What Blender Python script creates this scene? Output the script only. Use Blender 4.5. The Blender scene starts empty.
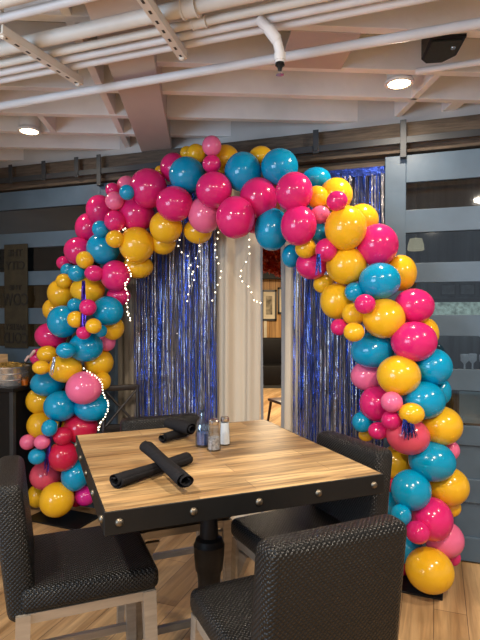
import bpy, bmesh, math, random
from mathutils import Vector, Matrix, Euler
R = math.radians
random.seed(7)
scene = bpy.context.scene
col = scene.collection
PI = math.pi

# ------------------------------------------------------------------ materials
def mat(name, c, rough=.5, metal=0., var=.12, nscale=6., stretch=(1, 1, 1), bump=0., bscale=40., coat=0., spec=.5, emit=None, estr=0., coord='Object'):
    m = bpy.data.materials.new(name); m.use_nodes = True
    nt = m.node_tree; N = nt.nodes; L = nt.links
    p = N['Principled BSDF']
    p.inputs['Roughness'].default_value = rough; p.inputs['Metallic'].default_value = metal
    p.inputs['Specular IOR Level'].default_value = spec
    if coat: p.inputs['Coat Weight'].default_value = coat; p.inputs['Coat Roughness'].default_value = .06
    tc = N.new('ShaderNodeTexCoord'); mp = N.new('ShaderNodeMapping'); mp.inputs['Scale'].default_value = stretch
    L.new(tc.outputs[coord], mp.inputs['Vector'])
    nz = N.new('ShaderNodeTexNoise'); nz.inputs['Scale'].default_value = nscale; nz.inputs['Detail'].default_value = 4
    L.new(mp.outputs['Vector'], nz.inputs['Vector'])
    rp = N.new('ShaderNodeValToRGB')
    rp.color_ramp.elements[0].position = .3; rp.color_ramp.elements[1].position = .7
    rp.color_ramp.elements[0].color = tuple(x*(1-var) for x in c)+(1,)
    rp.color_ramp.elements[1].color = tuple(min(1, x*(1+var)) for x in c)+(1,)
    L.new(nz.outputs['Fac'], rp.inputs['Fac']); L.new(rp.outputs['Color'], p.inputs['Base Color'])
    if bump:
        n2 = N.new('ShaderNodeTexNoise'); n2.inputs['Scale'].default_value = bscale; n2.inputs['Detail'].default_value = 5
        L.new(mp.outputs['Vector'], n2.inputs['Vector'])
        b = N.new('ShaderNodeBump'); b.inputs['Strength'].default_value = bump; b.inputs['Distance'].default_value = .01
        L.new(n2.outputs['Fac'], b.inputs['Height']); L.new(b.outputs['Normal'], p.inputs['Normal'])
    if emit:
        p.inputs['Emission Color'].default_value = tuple(emit)+(1,); p.inputs['Emission Strength'].default_value = estr
    return m

def balloon_mat(name, c):
    m = mat(name, c, rough=.17, var=.06, nscale=1.3, spec=.55, coat=.25)
    nt = m.node_tree; N = nt.nodes; L = nt.links
    p = N['Principled BSDF']; out = N['Material Output']
    tr = N.new('ShaderNodeBsdfTranslucent'); tr.inputs['Color'].default_value = tuple(min(1, x*1.1) for x in c)+(1,)
    mx = N.new('ShaderNodeMixShader'); mx.inputs[0].default_value = .16
    L.new(p.outputs[0], mx.inputs[1]); L.new(tr.outputs[0], mx.inputs[2]); L.new(mx.outputs[0], out.inputs['Surface'])
    return m

def glass_mat(name, tint=(.6, .65, .68), gl=.10, rough=.02):
    m = bpy.data.materials.new(name); m.use_nodes = True
    nt = m.node_tree; N = nt.nodes; L = nt.links
    out = N['Material Output']; N.remove(N['Principled BSDF'])
    t = N.new('ShaderNodeBsdfTransparent')
    nz = N.new('ShaderNodeTexNoise'); nz.inputs['Scale'].default_value = 3
    tc = N.new('ShaderNodeTexCoord'); L.new(tc.outputs['Object'], nz.inputs['Vector'])
    rp = N.new('ShaderNodeValToRGB')
    rp.color_ramp.elements[0].color = tuple(x*.94 for x in tint)+(1,); rp.color_ramp.elements[1].color = tuple(tint)+(1,)
    L.new(nz.outputs['Fac'], rp.inputs['Fac']); L.new(rp.outputs['Color'], t.inputs['Color'])
    g = N.new('ShaderNodeBsdfGlossy'); g.inputs['Roughness'].default_value = rough
    mx = N.new('ShaderNodeMixShader'); mx.inputs[0].default_value = gl
    L.new(t.outputs[0], mx.inputs[1]); L.new(g.outputs[0], mx.inputs[2]); L.new(mx.outputs[0], out.inputs['Surface'])
    return m

def weave_mat(name, c, cell=.011):
    m = bpy.data.materials.new(name); m.use_nodes = True
    nt = m.node_tree; N = nt.nodes; L = nt.links; p = N['Principled BSDF']
    uv = N.new('ShaderNodeUVMap'); sp = N.new('ShaderNodeSeparateXYZ'); L.new(uv.outputs[0], sp.inputs[0])
    def mth(op, a, b=None):
        n = N.new('ShaderNodeMath'); n.operation = op
        for i, x in enumerate((a, b)):
            if x is None: continue
            if isinstance(x, (int, float)): n.inputs[i].default_value = x
            else: L.new(x, n.inputs[i])
        return n.outputs[0]
    k = PI/cell
    a = mth('ADD', sp.outputs[0], sp.outputs[1]); b = mth('SUBTRACT', sp.outputs[0], sp.outputs[1])
    h = mth('MULTIPLY', mth('SINE', mth('MULTIPLY', a, k*.75)), mth('SINE', mth('MULTIPLY', b, k*.75)))
    h = mth('POWER', mth('ABSOLUTE', h), .6)
    rp = N.new('ShaderNodeValToRGB')
    rp.color_ramp.elements[0].color = tuple(x*.25 for x in c)+(1,); rp.color_ramp.elements[1].color = tuple(c)+(1,)
    rp.color_ramp.elements[1].position = .55
    L.new(h, rp.inputs['Fac']); L.new(rp.outputs['Color'], p.inputs['Base Color'])
    bp = N.new('ShaderNodeBump'); bp.inputs['Strength'].default_value = .75; bp.inputs['Distance'].default_value = .004
    L.new(h, bp.inputs['Height']); L.new(bp.outputs['Normal'], p.inputs['Normal'])
    p.inputs['Roughness'].default_value = .34; p.inputs['Specular IOR Level'].default_value = .3
    return m

def plank_mat(name, c1, c2, mortar, length, width, rough, rotz=0., grain=.35, mort=.0025, gscale=(2.2, 34, 34), bumpd=.15):
    m = bpy.data.materials.new(name); m.use_nodes = True
    nt = m.node_tree; N = nt.nodes; L = nt.links; p = N['Principled BSDF']
    tc = N.new('ShaderNodeTexCoord'); mp = N.new('ShaderNodeMapping'); mp.inputs['Rotation'].default_value = (0, 0, rotz)
    L.new(tc.outputs['Object'], mp.inputs['Vector'])
    br = N.new('ShaderNodeTexBrick'); br.inputs['Scale'].default_value = 1
    br.inputs['Brick Width'].default_value = length; br.inputs['Row Height'].default_value = width
    br.inputs['Mortar Size'].default_value = mort; br.inputs['Mortar Smooth'].default_value = .2
    br.offset = .37; br.inputs['Color1'].default_value = c1+(1,); br.inputs['Color2'].default_value = c2+(1,); br.inputs['Mortar'].default_value = mortar+(1,)
    L.new(mp.outputs[0], br.inputs['Vector'])
    m2 = N.new('ShaderNodeMapping'); m2.inputs['Scale'].default_value = gscale; L.new(mp.outputs[0], m2.inputs['Vector'])
    nz = N.new('ShaderNodeTexNoise'); nz.inputs['Scale'].default_value = 1; nz.inputs['Detail'].default_value = 7; nz.inputs['Distortion'].default_value = 1.2
    L.new(m2.outputs[0], nz.inputs['Vector'])
    rp = N.new('ShaderNodeValToRGB'); rp.color_ramp.elements[0].position = .33; rp.color_ramp.elements[1].position = .68
    rp.color_ramp.elements[0].color = (1-grain,)*3+(1,); rp.color_ramp.elements[1].color = (1.12,)*3+(1,)
    L.new(nz.outputs['Fac'], rp.inputs['Fac'])
    m3 = N.new('ShaderNodeMapping'); m3.inputs['Scale'].default_value = (gscale[0]*.35, gscale[1]*.22, 1); L.new(mp.outputs[0], m3.inputs['Vector'])
    n3 = N.new('ShaderNodeTexNoise'); n3.inputs['Scale'].default_value = 1; n3.inputs['Detail'].default_value = 3; L.new(m3.outputs[0], n3.inputs['Vector'])
    r3 = N.new('ShaderNodeValToRGB'); r3.color_ramp.elements[0].position = .35; r3.color_ramp.elements[1].position = .65
    r3.color_ramp.elements[0].color = (.60, .52, .44, 1); r3.color_ramp.elements[1].color = (1.08, 1.08, 1.08, 1); L.new(n3.outputs['Fac'], r3.inputs['Fac'])
    mx = N.new('ShaderNodeMix'); mx.data_type = 'RGBA'; mx.blend_type = 'MULTIPLY'; mx.inputs[0].default_value = 1
    L.new(br.outputs['Color'], mx.inputs[6]); L.new(rp.outputs['Color'], mx.inputs[7])
    my = N.new('ShaderNodeMix'); my.data_type = 'RGBA'; my.blend_type = 'MULTIPLY'; my.inputs[0].default_value = 1
    L.new(mx.outputs[2], my.inputs[6]); L.new(r3.outputs['Color'], my.inputs[7])
    L.new(my.outputs[2], p.inputs['Base Color'])
    bp = N.new('ShaderNodeBump'); bp.inputs['Strength'].default_value = bumpd; bp.inputs['Distance'].default_value = .004
    L.new(nz.outputs['Fac'], bp.inputs['Height']); L.new(bp.outputs['Normal'], p.inputs['Normal'])
    p.inputs['Roughness'].default_value = rough; p.inputs['Specular IOR Level'].default_value = .3
    return m

M = {}
M['hot pink'] = balloon_mat('hot_pink_latex', (.80, .020, .195))
M['light pink'] = balloon_mat('light_pink_latex', (.94, .18, .37))
M['coral pink'] = balloon_mat('coral_pink_latex', (.80, .09, .16))  # light pink latex with warm light put into its colour
M['red'] = balloon_mat('red_latex', (.66, .015, .07))  # hot pink latex with warm shade put into its colour
M['magenta'] = balloon_mat('magenta_latex', (.70, .02, .27))
M['blue'] = balloon_mat('blue_latex', (.0, .345, .62))
M['yellow'] = balloon_mat('yellow_latex', (.96, .54, .018))
M['weave'] = weave_mat('woven_black_vinyl', (.0085, .0083, .008))
M['leg'] = mat('greige_metal', (.34, .30, .25), .38, .55, stretch=(1, 1, 8), nscale=8)
M['black_metal'] = mat('black_metal', (.006, .006, .006), .45, 0, bump=.1, spec=.3)
M['blackpaint'] = mat('black_paint', (.007, .007, .008), .5, 0, bump=.1, spec=.3)
M['rivet'] = mat('dull_nickel', (.20, .17, .13), .45, 1.)
M['top'] = plank_mat('plank_tabletop', (.33, .205, .088), (.60, .41, .20), (.2, .12, .06), .55, .1, .45, 0, .6, .0012, (3.2, 40, 40), .1)
M['floor'] = plank_mat('plank_floor', (.47, .30, .145), (.57, .375, .19), (.16, .10, .06), 1.3, .17, .42, PI/2, .28, .002, (2.0, 30, 30), .12)
M['napkin'] = mat('black_cloth', (.010, .010, .012), .85, 0, .2, 60, bump=.3, bscale=400, spec=.15)
M['white_paint'] = mat('white_painted_wood', (.86, .83, .795), .6, 0, .10, 3, (1, 1, 1), bump=.15, bscale=30)
M['deck'] = mat('painted_deck', (.61, .585, .55), .75, 0, .12, 2, bump=.1, bscale=30)
M['duct'] = mat('pinkish_painted_box', (.56, .475, .435), .65, 0, .08, 2)
M['pipe'] = mat('white_painted_pipe', (.82, .81, .80), .45, 0, .08, 5, bump=.08, bscale=20)
M['pipe_warm'] = mat('cream_painted_pipe', (.80, .76, .68), .5, 0, .08, 5, bump=.08, bscale=20)
M['slot'] = mat('dark_slot', (.05, .045, .04), .8)
M['beam'] = mat('rough_brown_timber', (.105, .078, .056), .8, 0, .45, 4, (1.5, 14, 14), bump=.5, bscale=14)
M['rail'] = mat('dark_grey_steel', (.05, .055, .062), .55, .4)
M['door'] = mat('blue_grey_painted_wood', (.074, .122, .18), .45, 0, .12, 5, (1, 1, 1), bump=.08, bscale=30)
M['dark'] = mat('dark_interior', (.022, .024, .024), .8)
M['glass'] = glass_mat('door_glass', (.62, .68, .72), .09, .03)
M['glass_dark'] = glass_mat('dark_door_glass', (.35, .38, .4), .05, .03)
M['clear'] = glass_mat('clear_glass', (.86, .90, .94), .16, .02)
M['blue_glass'] = glass_mat('bluish_glass', (.66, .76, .90), .18, .02)
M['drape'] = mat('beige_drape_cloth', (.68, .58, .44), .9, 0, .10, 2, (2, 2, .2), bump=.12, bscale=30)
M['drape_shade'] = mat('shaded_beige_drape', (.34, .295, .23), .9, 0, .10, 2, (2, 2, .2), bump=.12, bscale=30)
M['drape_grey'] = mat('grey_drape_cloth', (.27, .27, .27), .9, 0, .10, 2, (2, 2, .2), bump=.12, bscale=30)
M['foil'] = mat('blue_foil', (.018, .07, .46), .2, .75, .75, 18, (1, 1, .5), bump=1.6, bscale=60, coat=1.)
M['foil_dark'] = mat('dark_blue_foil', (.01, .03, .2), .25, .75, .75, 30, bump=1., bscale=60, coat=.6)
M['foil_light'] = mat('silver_blue_foil', (.40, .39, .42), .24, .75, .5, 30, (1, 1, .5), bump=1., bscale=50)
M['foil_violet'] = mat('violet_foil', (.12, .05, .42), .25, .85, .4, 30)
M['foil_silver'] = mat('silver_foil', (.75, .75, .78), .2, 1., .15, 30)
M['foil_red'] = mat('red_foil', (.85, .10, .03), .28, .6, .6, 40, bump=1., bscale=60)
M['bulb'] = mat('warm_bulb', (1, .9, .7), .4, emit=(1, .84, .58), estr=4)
M['wire'] = mat('clear_wire', (.35, .32, .28), .4)
M['lens'] = mat('lit_lens', (1, .95, .85), .4, emit=(1, .80, .52), estr=16)
M['trimring'] = mat('white_ring', (.8, .78, .74), .5)
M['panel'] = plank_mat('pine_panelling', (.48, .26, .085), (.56, .315, .11), (.16, .08, .025), 4., .14, .5, 0, .35, .006, (1.5, 30, 30), .1)
M['frame_black'] = mat('black_frame', (.015, .013, .012), .4)
M['matboard'] = mat('cream_mat', (.62, .54, .38), .8)
M['print'] = mat('faded_print', (.22, .19, .13), .8, 0, .8, 9)
M['bench'] = mat('black_leather', (.006, .005, .005), .6, 0, .2, spec=.15)
M['redwood'] = mat('dark_red_wood', (.075, .022, .016), .4, 0, .3, 8, (1, 1, 6))
M['darkwood'] = mat('near_black_wood', (.02, .014, .011), .45, 0, .3, 8)
M['sign'] = mat('dark_olive_board', (.028, .024, .013), .8, 0, .3, 20)
M['letters'] = mat('black_letters', (.006, .006, .006), .7)
M['zinc'] = mat('galvanised_steel', (.82, .86, .92), .24, .8, .35, 9)
M['gold'] = mat('gold_shreds', (.62, .42, .12), .4, .5, .6, 30)
M['amber'] = glass_mat('amber_glass', (.98, .74, .36), .15, .05)
M['crate'] = mat('pale_wood', (.72, .50, .27), .6, 0, .25, 5, (2, 2, 12))
M['palepink'] = mat('pale_pink', (.80, .58, .54), .5)
M['salt'] = mat('white_salt', (.85, .84, .82), .9)
M['pepper'] = mat('grey_pepper', (.30, .28, .27), .9, 0, .6, 90)
M['steel'] = mat('shiny_steel', (.62, .6, .58), .22, 1.)
M['speaker'] = mat('black_grille', (.018, .022, .016), .7, 0, .4, 80, bump=.5, bscale=160)
M['pane_green'] = mat('daylit_foliage', (.5, .6, .5), .8, 0, .55, 30, emit=(.55, .68, .60), estr=.75)  # glow imitating a bright band reflected in the door glass
M['shade'] = mat('cream_shade', (.8, .7, .5), .6, emit=(1, .82, .5), estr=.55)  # glow imitating a lamp's reflection in the door glass
M['grey_frame'] = mat('grey_picture', (.06, .075, .085), .6)
M['grey_art'] = mat('grey_print', (.30, .35, .38), .6, 0, .4, 14)
M['paleboard'] = mat('pale_cyan_board', (.42, .56, .58), .7, 0, .1, emit=(.42, .56, .58), estr=.10)  # faint glow put in to imitate a pale reflection
M['partition'] = mat('dim_slatted_partition', (.17, .20, .215), .7, 0, .6, 2, (9, 9, .3))  # vertical streaks imitate dim reflections in the panes
M['white_china'] = mat('white_china', (.8, .82, .85), .3, emit=(.7, .75, .8), estr=.15)  # slight glow put in for white flecks reflected in glass

# emission variation for the added green reflection glow
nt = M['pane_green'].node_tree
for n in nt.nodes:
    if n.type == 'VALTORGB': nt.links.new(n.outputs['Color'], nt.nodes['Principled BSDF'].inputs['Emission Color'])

# ------------------------------------------------------------------ mesh helpers
class MB:
    def __init__(s): s.bm = bmesh.new()
    def box(s, x0, x1, y0, y1, z0, z1, bev=0., seg=2, mtx=None):
        b = bmesh.new(); bmesh.ops.create_cube(b, size=1)
        for v in b.verts:
            v.co = Vector((x0+(v.co.x+.5)*(x1-x0), y0+(v.co.y+.5)*(y1-y0), z0+(v.co.z+.5)*(z1-z0)))
        if bev: bmesh.ops.bevel(b, geom=b.edges[:], offset=bev, segments=seg, affect='EDGES', profile=.5)
        if mtx: bmesh.ops.transform(b, matrix=mtx, verts=b.verts)
        s.add(b); return s
    def add(s, b):
        me = bpy.data.meshes.new('tmp'); b.to_mesh(me); b.free(); s.bm.from_mesh(me); bpy.data.meshes.remove(me)
    def tube(s, pts, r, n=12, caps=True):
        pts = [Vector(p) for p in pts]
        rs = r if isinstance(r, (list, tuple)) else [r]*len(pts)
        rings = []; up = None
        for i, p in enumerate(pts):
            t = (pts[min(i+1, len(pts)-1)]-pts[max(i-1, 0)]).normalized()
            if up is None:
                up = Vector((0, 0, 1)) if abs(t.z) < .9 else Vector((1, 0, 0))
            a = t.cross(up).normalized(); b = a.cross(t).normalized(); up = b
            rings.append([s.bm.verts.new(p+(a*math.cos(2*PI*k/n)+b*math.sin(2*PI*k/n))*rs[i]) for k in range(n)])
        for i in range(len(rings)-1):
            for k in range(n):
                s.bm.faces.new((rings[i][k], rings[i][(k+1) % n], rings[i+1][(k+1) % n], rings[i+1][k]))
        if caps:
            s.bm.faces.new(rings[0][::-1]); s.bm.faces.new(rings[-1])
        return s
    def bar(s, a, b, w, d):     # square bar between two points (w across x, d across y), tapered if tuples
        a, b = Vector(a), Vector(b)
        w0, w1 = w if isinstance(w, tuple) else (w, w); d0, d1 = d if isinstance(d, tuple) else (d, d)
        t = (b-a).normalized(); ref = Vector((1, 0, 0)) if abs(t.x) < .8 else Vector((0, 0, 1))
        q = t.cross(ref).normalized(); p = q.cross(t).normalized()
        ra = [s.bm.verts.new(a+p*x*w0/2+q*y*d0/2) for x, y in ((-1, -1), (1, -1), (1, 1), (-1, 1))]
        rb = [s.bm.verts.new(b+p*x*w1/2+q*y*d1/2) for x, y in ((-1, -1), (1, -1), (1, 1), (-1, 1))]
        for k in range(4): s.bm.faces.new((ra[k], ra[(k+1) % 4], rb[(k+1) % 4], rb[k]))
        s.bm.faces.new(ra[::-1]); s.bm.faces.new(rb); return s
    def lathe(s, prof, n=28, c=(0, 0, 0)):
        rings = []
        for r, z in prof:
            if r < 1e-5: rings.append([s.bm.verts.new((c[0], c[1], c[2]+z))])
            else: rings.append([s.bm.verts.new((c[0]+r*math.cos(2*PI*k/n), c[1]+r*math.sin(2*PI*k/n), c[2]+z)) for k in range(n)])
        for A, B in zip(rings, rings[1:]):
            for k in range(n):
                k2 = (k+1) % n
                if len(A) == 1 and len(B) == 1: continue
                if len(A) == 1: s.bm.faces.new((A[0], B[k2], B[k]))
                elif len(B) == 1: s.bm.faces.new((A[k], A[k2], B[0]))
                else: s.bm.faces.new((A[k], A[k2], B[k2], B[k]))
        return s
    def poly(s, pts):
        s.bm.faces.new([s.bm.verts.new(p) for p in pts]); return s
    def prism(s, pts, d):       # polygon pts (3-D) extruded along vector d
        d = Vector(d); a = [s.bm.verts.new(p) for p in pts]; b = [s.bm.verts.new(Vector(p)+d) for p in pts]
        n = len(a); s.bm.faces.new(a[::-1]); s.bm.faces.new(b)
        for k in range(n): s.bm.faces.new((a[k], a[(k+1) % n], b[(k+1) % n], b[k]))
        return s
    def build(s, name, m, parent=None, smooth=False, ang=40, uv=False, fixn=True):
        if fixn: bmesh.ops.recalc_face_normals(s.bm, faces=s.bm.faces)
        if uv:
            l = s.bm.loops.layers.uv.new('UVMap')
            for f in s.bm.faces:
                n = f.normal; ax = max(range(3), key=lambda i: abs(n[i]))
                for lp in f.loops:
                    c = lp.vert.co
                    lp[l].uv = (c.y, c.z) if ax == 0 else ((c.x, c.z) if ax == 1 else (c.x, c.y))
        me = bpy.data.meshes.new(name); s.bm.to_mesh(me); s.bm.free()
        me.materials.append(M[m] if isinstance(m, str) else m)
        if smooth:
            for p in me.polygons: p.use_smooth = True
            me.set_sharp_from_angle(angle=R(ang))
        o = bpy.data.objects.new(name, me); col.objects.link(o)
        if parent: o.parent = parent
        return o

def tag(o, label=None, cat=None, group=None, kind=None):
    if label: o['label'] = label
    if cat: o['category'] = cat
    if group: o['group'] = group
    if kind: o['kind'] = kind
    return o
def empty(name, loc=(0, 0, 0), rz=0, label=None, cat=None, group=None, kind=None):
    o = bpy.data.objects.new(name, None); o.empty_display_size = .1; col.objects.link(o)
    o.location = loc; o.rotation_euler = (0, 0, rz); return tag(o, label, cat, group, kind)
def copy_tree(o, parent=None):
    c = o.copy(); col.objects.link(c)
    if parent: c.parent = parent
    for ch in list(o.children): copy_tree(ch, c)
    return c
def at(o, loc, rz=0):
    o.location = loc; o.rotation_euler = (0, 0, rz); return o
# ------------------------------------------------------------------ frames of reference (metres, camera over the origin)
PHI = math.atan(.342)                       # the door wall runs away to the left
D = Vector((math.cos(PHI), -math.sin(PHI), 0)); NB = Vector((math.sin(PHI), math.cos(PHI), 0))   # along / behind
W0 = Vector((0, 3.93, 0))
def wl(x, back=0, z=0): return W0+D*x+NB*back+Vector((0, 0, z))
def onwall(o, x=0, back=0, z=0): return at(o, wl(x, back, z), -PHI)
CA = R(4)                                   # ceiling grid angle
def cl(x, y, z): return Vector((x*math.cos(CA)-y*math.sin(CA), x*math.sin(CA)+y*math.cos(CA), z))
PA = R(20)                                  # pipe run angle
def pl(t, s, z): return Vector((t*math.cos(PA)+s*math.sin(PA), -t*math.sin(PA)+s*math.cos(PA), z))

# ------------------------------------------------------------------ room shell
o = MB().box(-6, 6, -4, 14, -.08, 0).build('floor', 'floor'); at(o, (0, 0, 0), R(-20.5)); tag(o, kind='structure')
o = MB().box(-7, 7, -2.5, 15, 3.19, 3.27).build('ceiling', 'deck'); at(o, (0, 0, 0), CA); tag(o, kind='structure')
tn = [0]
def trim(mb, m, loc=(0, 0, 0), rz=0, **k):
    tn[0] += 1
    return tag(at(mb.build('trim_%d' % tn[0], m, **k), loc, rz), kind='structure')
# header wall above the barn doors
onwall(tag(MB().box(-3.4, 3.4, .06, .26, 2.945, 3.19).build('wall_front', 'deck'), kind='structure'))
trim(MB().box(-3.4, 3.4, .0, .16, 2.74, 2.945, .006), 'beam', wl(0, .02), -PHI)
trim(MB().box(-3.4, 3.4, .0, .05, 2.655, 2.735, .004), 'beam', wl(0, .09), -PHI)
# joists, blocking boards and boxed chase under the deck
for k, s in enumerate((1.24, 1.65, 2.06, 2.47, 2.88, 3.25, 3.67, 4.04, 4.42, 4.8)):
    trim(MB().box(-6, 6, -.028, .028, 3.0, 3.19, .003), 'white_paint', cl(0, s, 0), CA)
for x, y0, y1, z0 in ((-.62, 1.7, 4.5, 3.005), (1.33, 2.9, 3.25, 3.0), (1.34, 3.27, 3.65, 3.0), (1.62, 3.27, 3.65, 3.0), (1.66, 3.27, 3.65, 3.0), (-1.12, 3.69, 4.02, 3.0), (-1.46, 3.27, 3.65, 3.0), (.62, 2.49, 2.86, 3.0), (-.28, 2.9, 3.23, 3.0), (-1.0, 2.08, 2.45, 3.0)):
    trim(MB().box(-.022, .022, y0, y1, z0, 3.18, .003), 'white_paint', cl(x, 0, 0), CA)
trim(MB().box(-.125, .125, .2, 4.42, 2.95, 3.185, .004), 'duct', cl(-.375, 0, 0), CA)
trim(MB().box(.42, .76, 2.49, 2.86, 2.995, 3.01, .002), 'duct', (0, 0, 0), CA)

# rail for the sliding doors
o = MB().box(-3.2, 3.2, -.012, 0, 2.785, 2.83, .002).build('barn_door_rail', 'rail')
tag(onwall(o, 0, -.03), 'long dark grey steel sliding door rail bolted along the brown beam', 'rail')
for x, lab in ((-1.75, 'dark steel strap on the beam left of the balloons, second from left'), (-1.42, 'dark steel strap on the beam just left of topmost left leg balloons'), (.58, 'dark steel strap on the beam above blue balloons right of crown'), (-2.1, 'dark steel strap on the beam at far left')):
    o = MB().box(-.02, .02, -.006, .0, 2.775, 2.94, .002).box(-.013, .013, -.012, -.006, 2.79, 2.82, .002).build('rail_strap', 'rail')
    tag(onwall(o, x, -.042), lab, 'bracket', 'steel straps along the door rail')

# ------------------------------------------------------------------ barn doors
def barn_door(name, x0, x1, tops, ends, stile, gm, tg):
    root = onwall(empty(name, kind='structure'))
    mb = MB()
    zt = 2.716
    mb.box(x0, x0+stile, 0, .045, .012, zt, .004); mb.box(x1-stile, x1, 0, .045, .012, zt, .004)
    mb.box(x0+stile, x1-stile, 0, .045, tops[0]+tg, zt, .003)
    for a, b in zip(tops, ends): mb.box(x0+stile-.002, x1-stile+.002, 0, .045, b, a, .003)
    mb.build('frame', 'door', root)
    hi = [tops[0]+tg]+list(ends[:-1]); lo = list(tops)
    for h, l in zip(hi, lo):
        low = l < .7
        MB().box(x0+stile, x1-stile, .018, .026, l, h).build('panel' if low else 'glass_pane', 'door' if low else gm, root)
    for xx in (x0+.12, x1-.12):
        MB().box(xx-.02, xx+.02, -.05, -.044, 2.69, 2.94, .002).box(xx-.02, xx+.02, -.048, .0, 2.69, 2.70).build('hanger_strap', 'rail', root)
    return root
tops = [2.345, 1.985, 1.635, 1.277, .905, .555, .17]; ends = [2.19, 1.853, 1.496, 1.138, .778, .40, .012]
barn_door('door_1', 1.05, 2.75, tops, ends, .138, 'glass', .185)
tl = [2.347, 2.011, 1.691, 1.352, 1.01, .66, .2]; el = [2.218, 1.89, 1.552, 1.21, .87, .5, .012]
barn_door('door_2', -2.78, -1.083, tl, el, .138, 'glass_dark', .21)

# letter board hung on the left door
root = onwall(empty('letter_sign', label='tall dark olive board with rows of black reversed letters on the left door', cat='sign'), -2.07, -.012, 0)
board = MB().box(-.125, .125, -.012, .0, 1.34, 2.25, .003).build('board', 'sign', root)
def text(s, size, x, z, parent, m, mirror=True, name='lettering', ext=.002, sx=1.):
    c = bpy.data.curves.new('t', 'FONT'); c.body = s; c.size = size; c.align_x = 'CENTER'; c.extrude = ext; c.offset = size*.012
    t = bpy.data.objects.new('t', c); col.objects.link(t)
    dg = bpy.context.evaluated_depsgraph_get(); dg.update()
    me = bpy.data.meshes.new_from_object(t.evaluated_get(dg)); bpy.data.objects.remove(t); bpy.data.curves.remove(c)
    me.transform(Matrix.Diagonal((-sx if mirror else sx, 1, 1, 1)))
    me.transform(Matrix.Translation((x, -.0145, z)) @ Matrix.Rotation(PI/2, 4, 'X'))
    me.materials.clear(); me.materials.append(M[m]); me.name = name
    o = bpy.data.objects.new(name, me); col.objects.link(o); o.parent = parent; return o
for s, sz, z, sx in (('THE', .085, 2.145, 1.0), ('CITY', .10, 2.03, .95), ('THE', .06, 1.85, 1.2), ('COW', .15, 1.715, .72), ('BAKERY', .075, 1.50, .8), ('COLD', .13, 1.385, .72)):
    text(s, sz, 0, z, board, 'letters', True, sx=sx)

# ------------------------------------------------------------------ drapes and foil fringe in the opening
def drape(x0, x1, z0, z1, amp, waves, seed, back):
    rnd = random.Random(seed); mb = MB(); nx = int((x1-x0)/.012); nz = 24
    ph = [rnd.uniform(0, 6) for _ in range(4)]
    g = []
    for j in range(nz+1):
        z = z0+(z1-z0)*j/nz; row = []
        for i in range(nx+1):
            t = i/nx
            y = amp*(math.sin(2*PI*waves*t+ph[0]+.25*math.sin(z*1.7+ph[1]))*.7+math.sin(2*PI*waves*2.3*t+ph[2]+z*.3)*.3)
            row.append(mb.bm.verts.new((x0+(x1-x0)*t+.006*math.sin(z*2+ph[3]), y+back, z)))
        g.append(row)
    for j in range(nz):
        for i in range(nx): mb.bm.faces.new((g[j][i], g[j][i+1], g[j+1][i+1], g[j+1][i]))
    return mb
o = drape(-.245, .132, .015, 2.64, .045, 1.9, 3, .0).build('drape', 'drape', smooth=True, ang=180, fixn=False)
tag(onwall(o, 0, .10), 'pale beige floor length drape hanging in the middle between blue fringes', 'curtain')
o2 = drape(.128, .152, .015, 2.64, .008, 1, 4, .0).build('edge_band', 'drape_grey', o, smooth=True, ang=180, fixn=False)
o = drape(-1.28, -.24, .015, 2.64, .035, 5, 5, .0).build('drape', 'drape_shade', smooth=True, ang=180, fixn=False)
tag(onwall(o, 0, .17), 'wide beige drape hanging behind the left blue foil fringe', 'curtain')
o = drape(.305, .45, .015, 2.64, .025, 1.6, 8, .0).build('drape', 'drape', smooth=True, ang=180, fixn=False)
tag(onwall(o, 0, .10), 'narrow grey beige drape at the right side of the gap', 'curtain')
drape(.285, .32, .015, 2.64, .01, 1, 9, .01).build('edge_band', 'drape_grey', o, smooth=True, ang=180, fixn=False)
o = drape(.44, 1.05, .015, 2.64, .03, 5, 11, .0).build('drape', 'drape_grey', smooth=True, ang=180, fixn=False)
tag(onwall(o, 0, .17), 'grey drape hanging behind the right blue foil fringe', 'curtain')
o = MB().tube([(-1.4, 0, 2.648), (1.4, 0, 2.648)], .011).build('curtain_rod', 'black_metal', smooth=True)
tag(onwall(o, 0, .115), 'thin dark rod across the opening holding drapes and fringes', 'rod')

def fringe_strips(x0, x1, z0, z1, n, rnd, wid=(.005, .011), amp=.012, flakes=True):
    mb = MB(); seg = 26
    for k in range(n):
        x = x0+(x1-x0)*(k+rnd.random())/n; y = rnd.uniform(-amp, amp); w = rnd.uniform(*wid)
        a = rnd.uniform(0, PI); zb = z0+rnd.uniform(0, .14); px = py = 0; prev = None
        da = rnd.uniform(-.12, .12)
        for j in range(seg+1):
            z = z1+(zb-z1)*j/seg
            if rnd.random() < .25: da = rnd.uniform(-.45, .45)
            a += da
            px += rnd.uniform(-.0016, .0016); py += rnd.uniform(-.0016, .0016)
            c = Vector((x+px, y+py, z)); d = Vector((math.cos(a), math.sin(a)*.8, 0))*w/2
            cur = (mb.bm.verts.new(c-d), mb.bm.verts.new(c+d))
            if prev: mb.bm.faces.new((prev[0], prev[1], cur[1], cur[0]))
            prev = cur
            if flakes and rnd.random() < .16:          # crinkled glints along a strip
                u = Vector((rnd.uniform(-1, 1), rnd.uniform(-1, 1), rnd.uniform(-1, 1))).normalized()*rnd.uniform(.005, .010); v = u.orthogonal()*.55
                mb.poly([c-u, c-v, c+u, c+v])
    return mb
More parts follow.
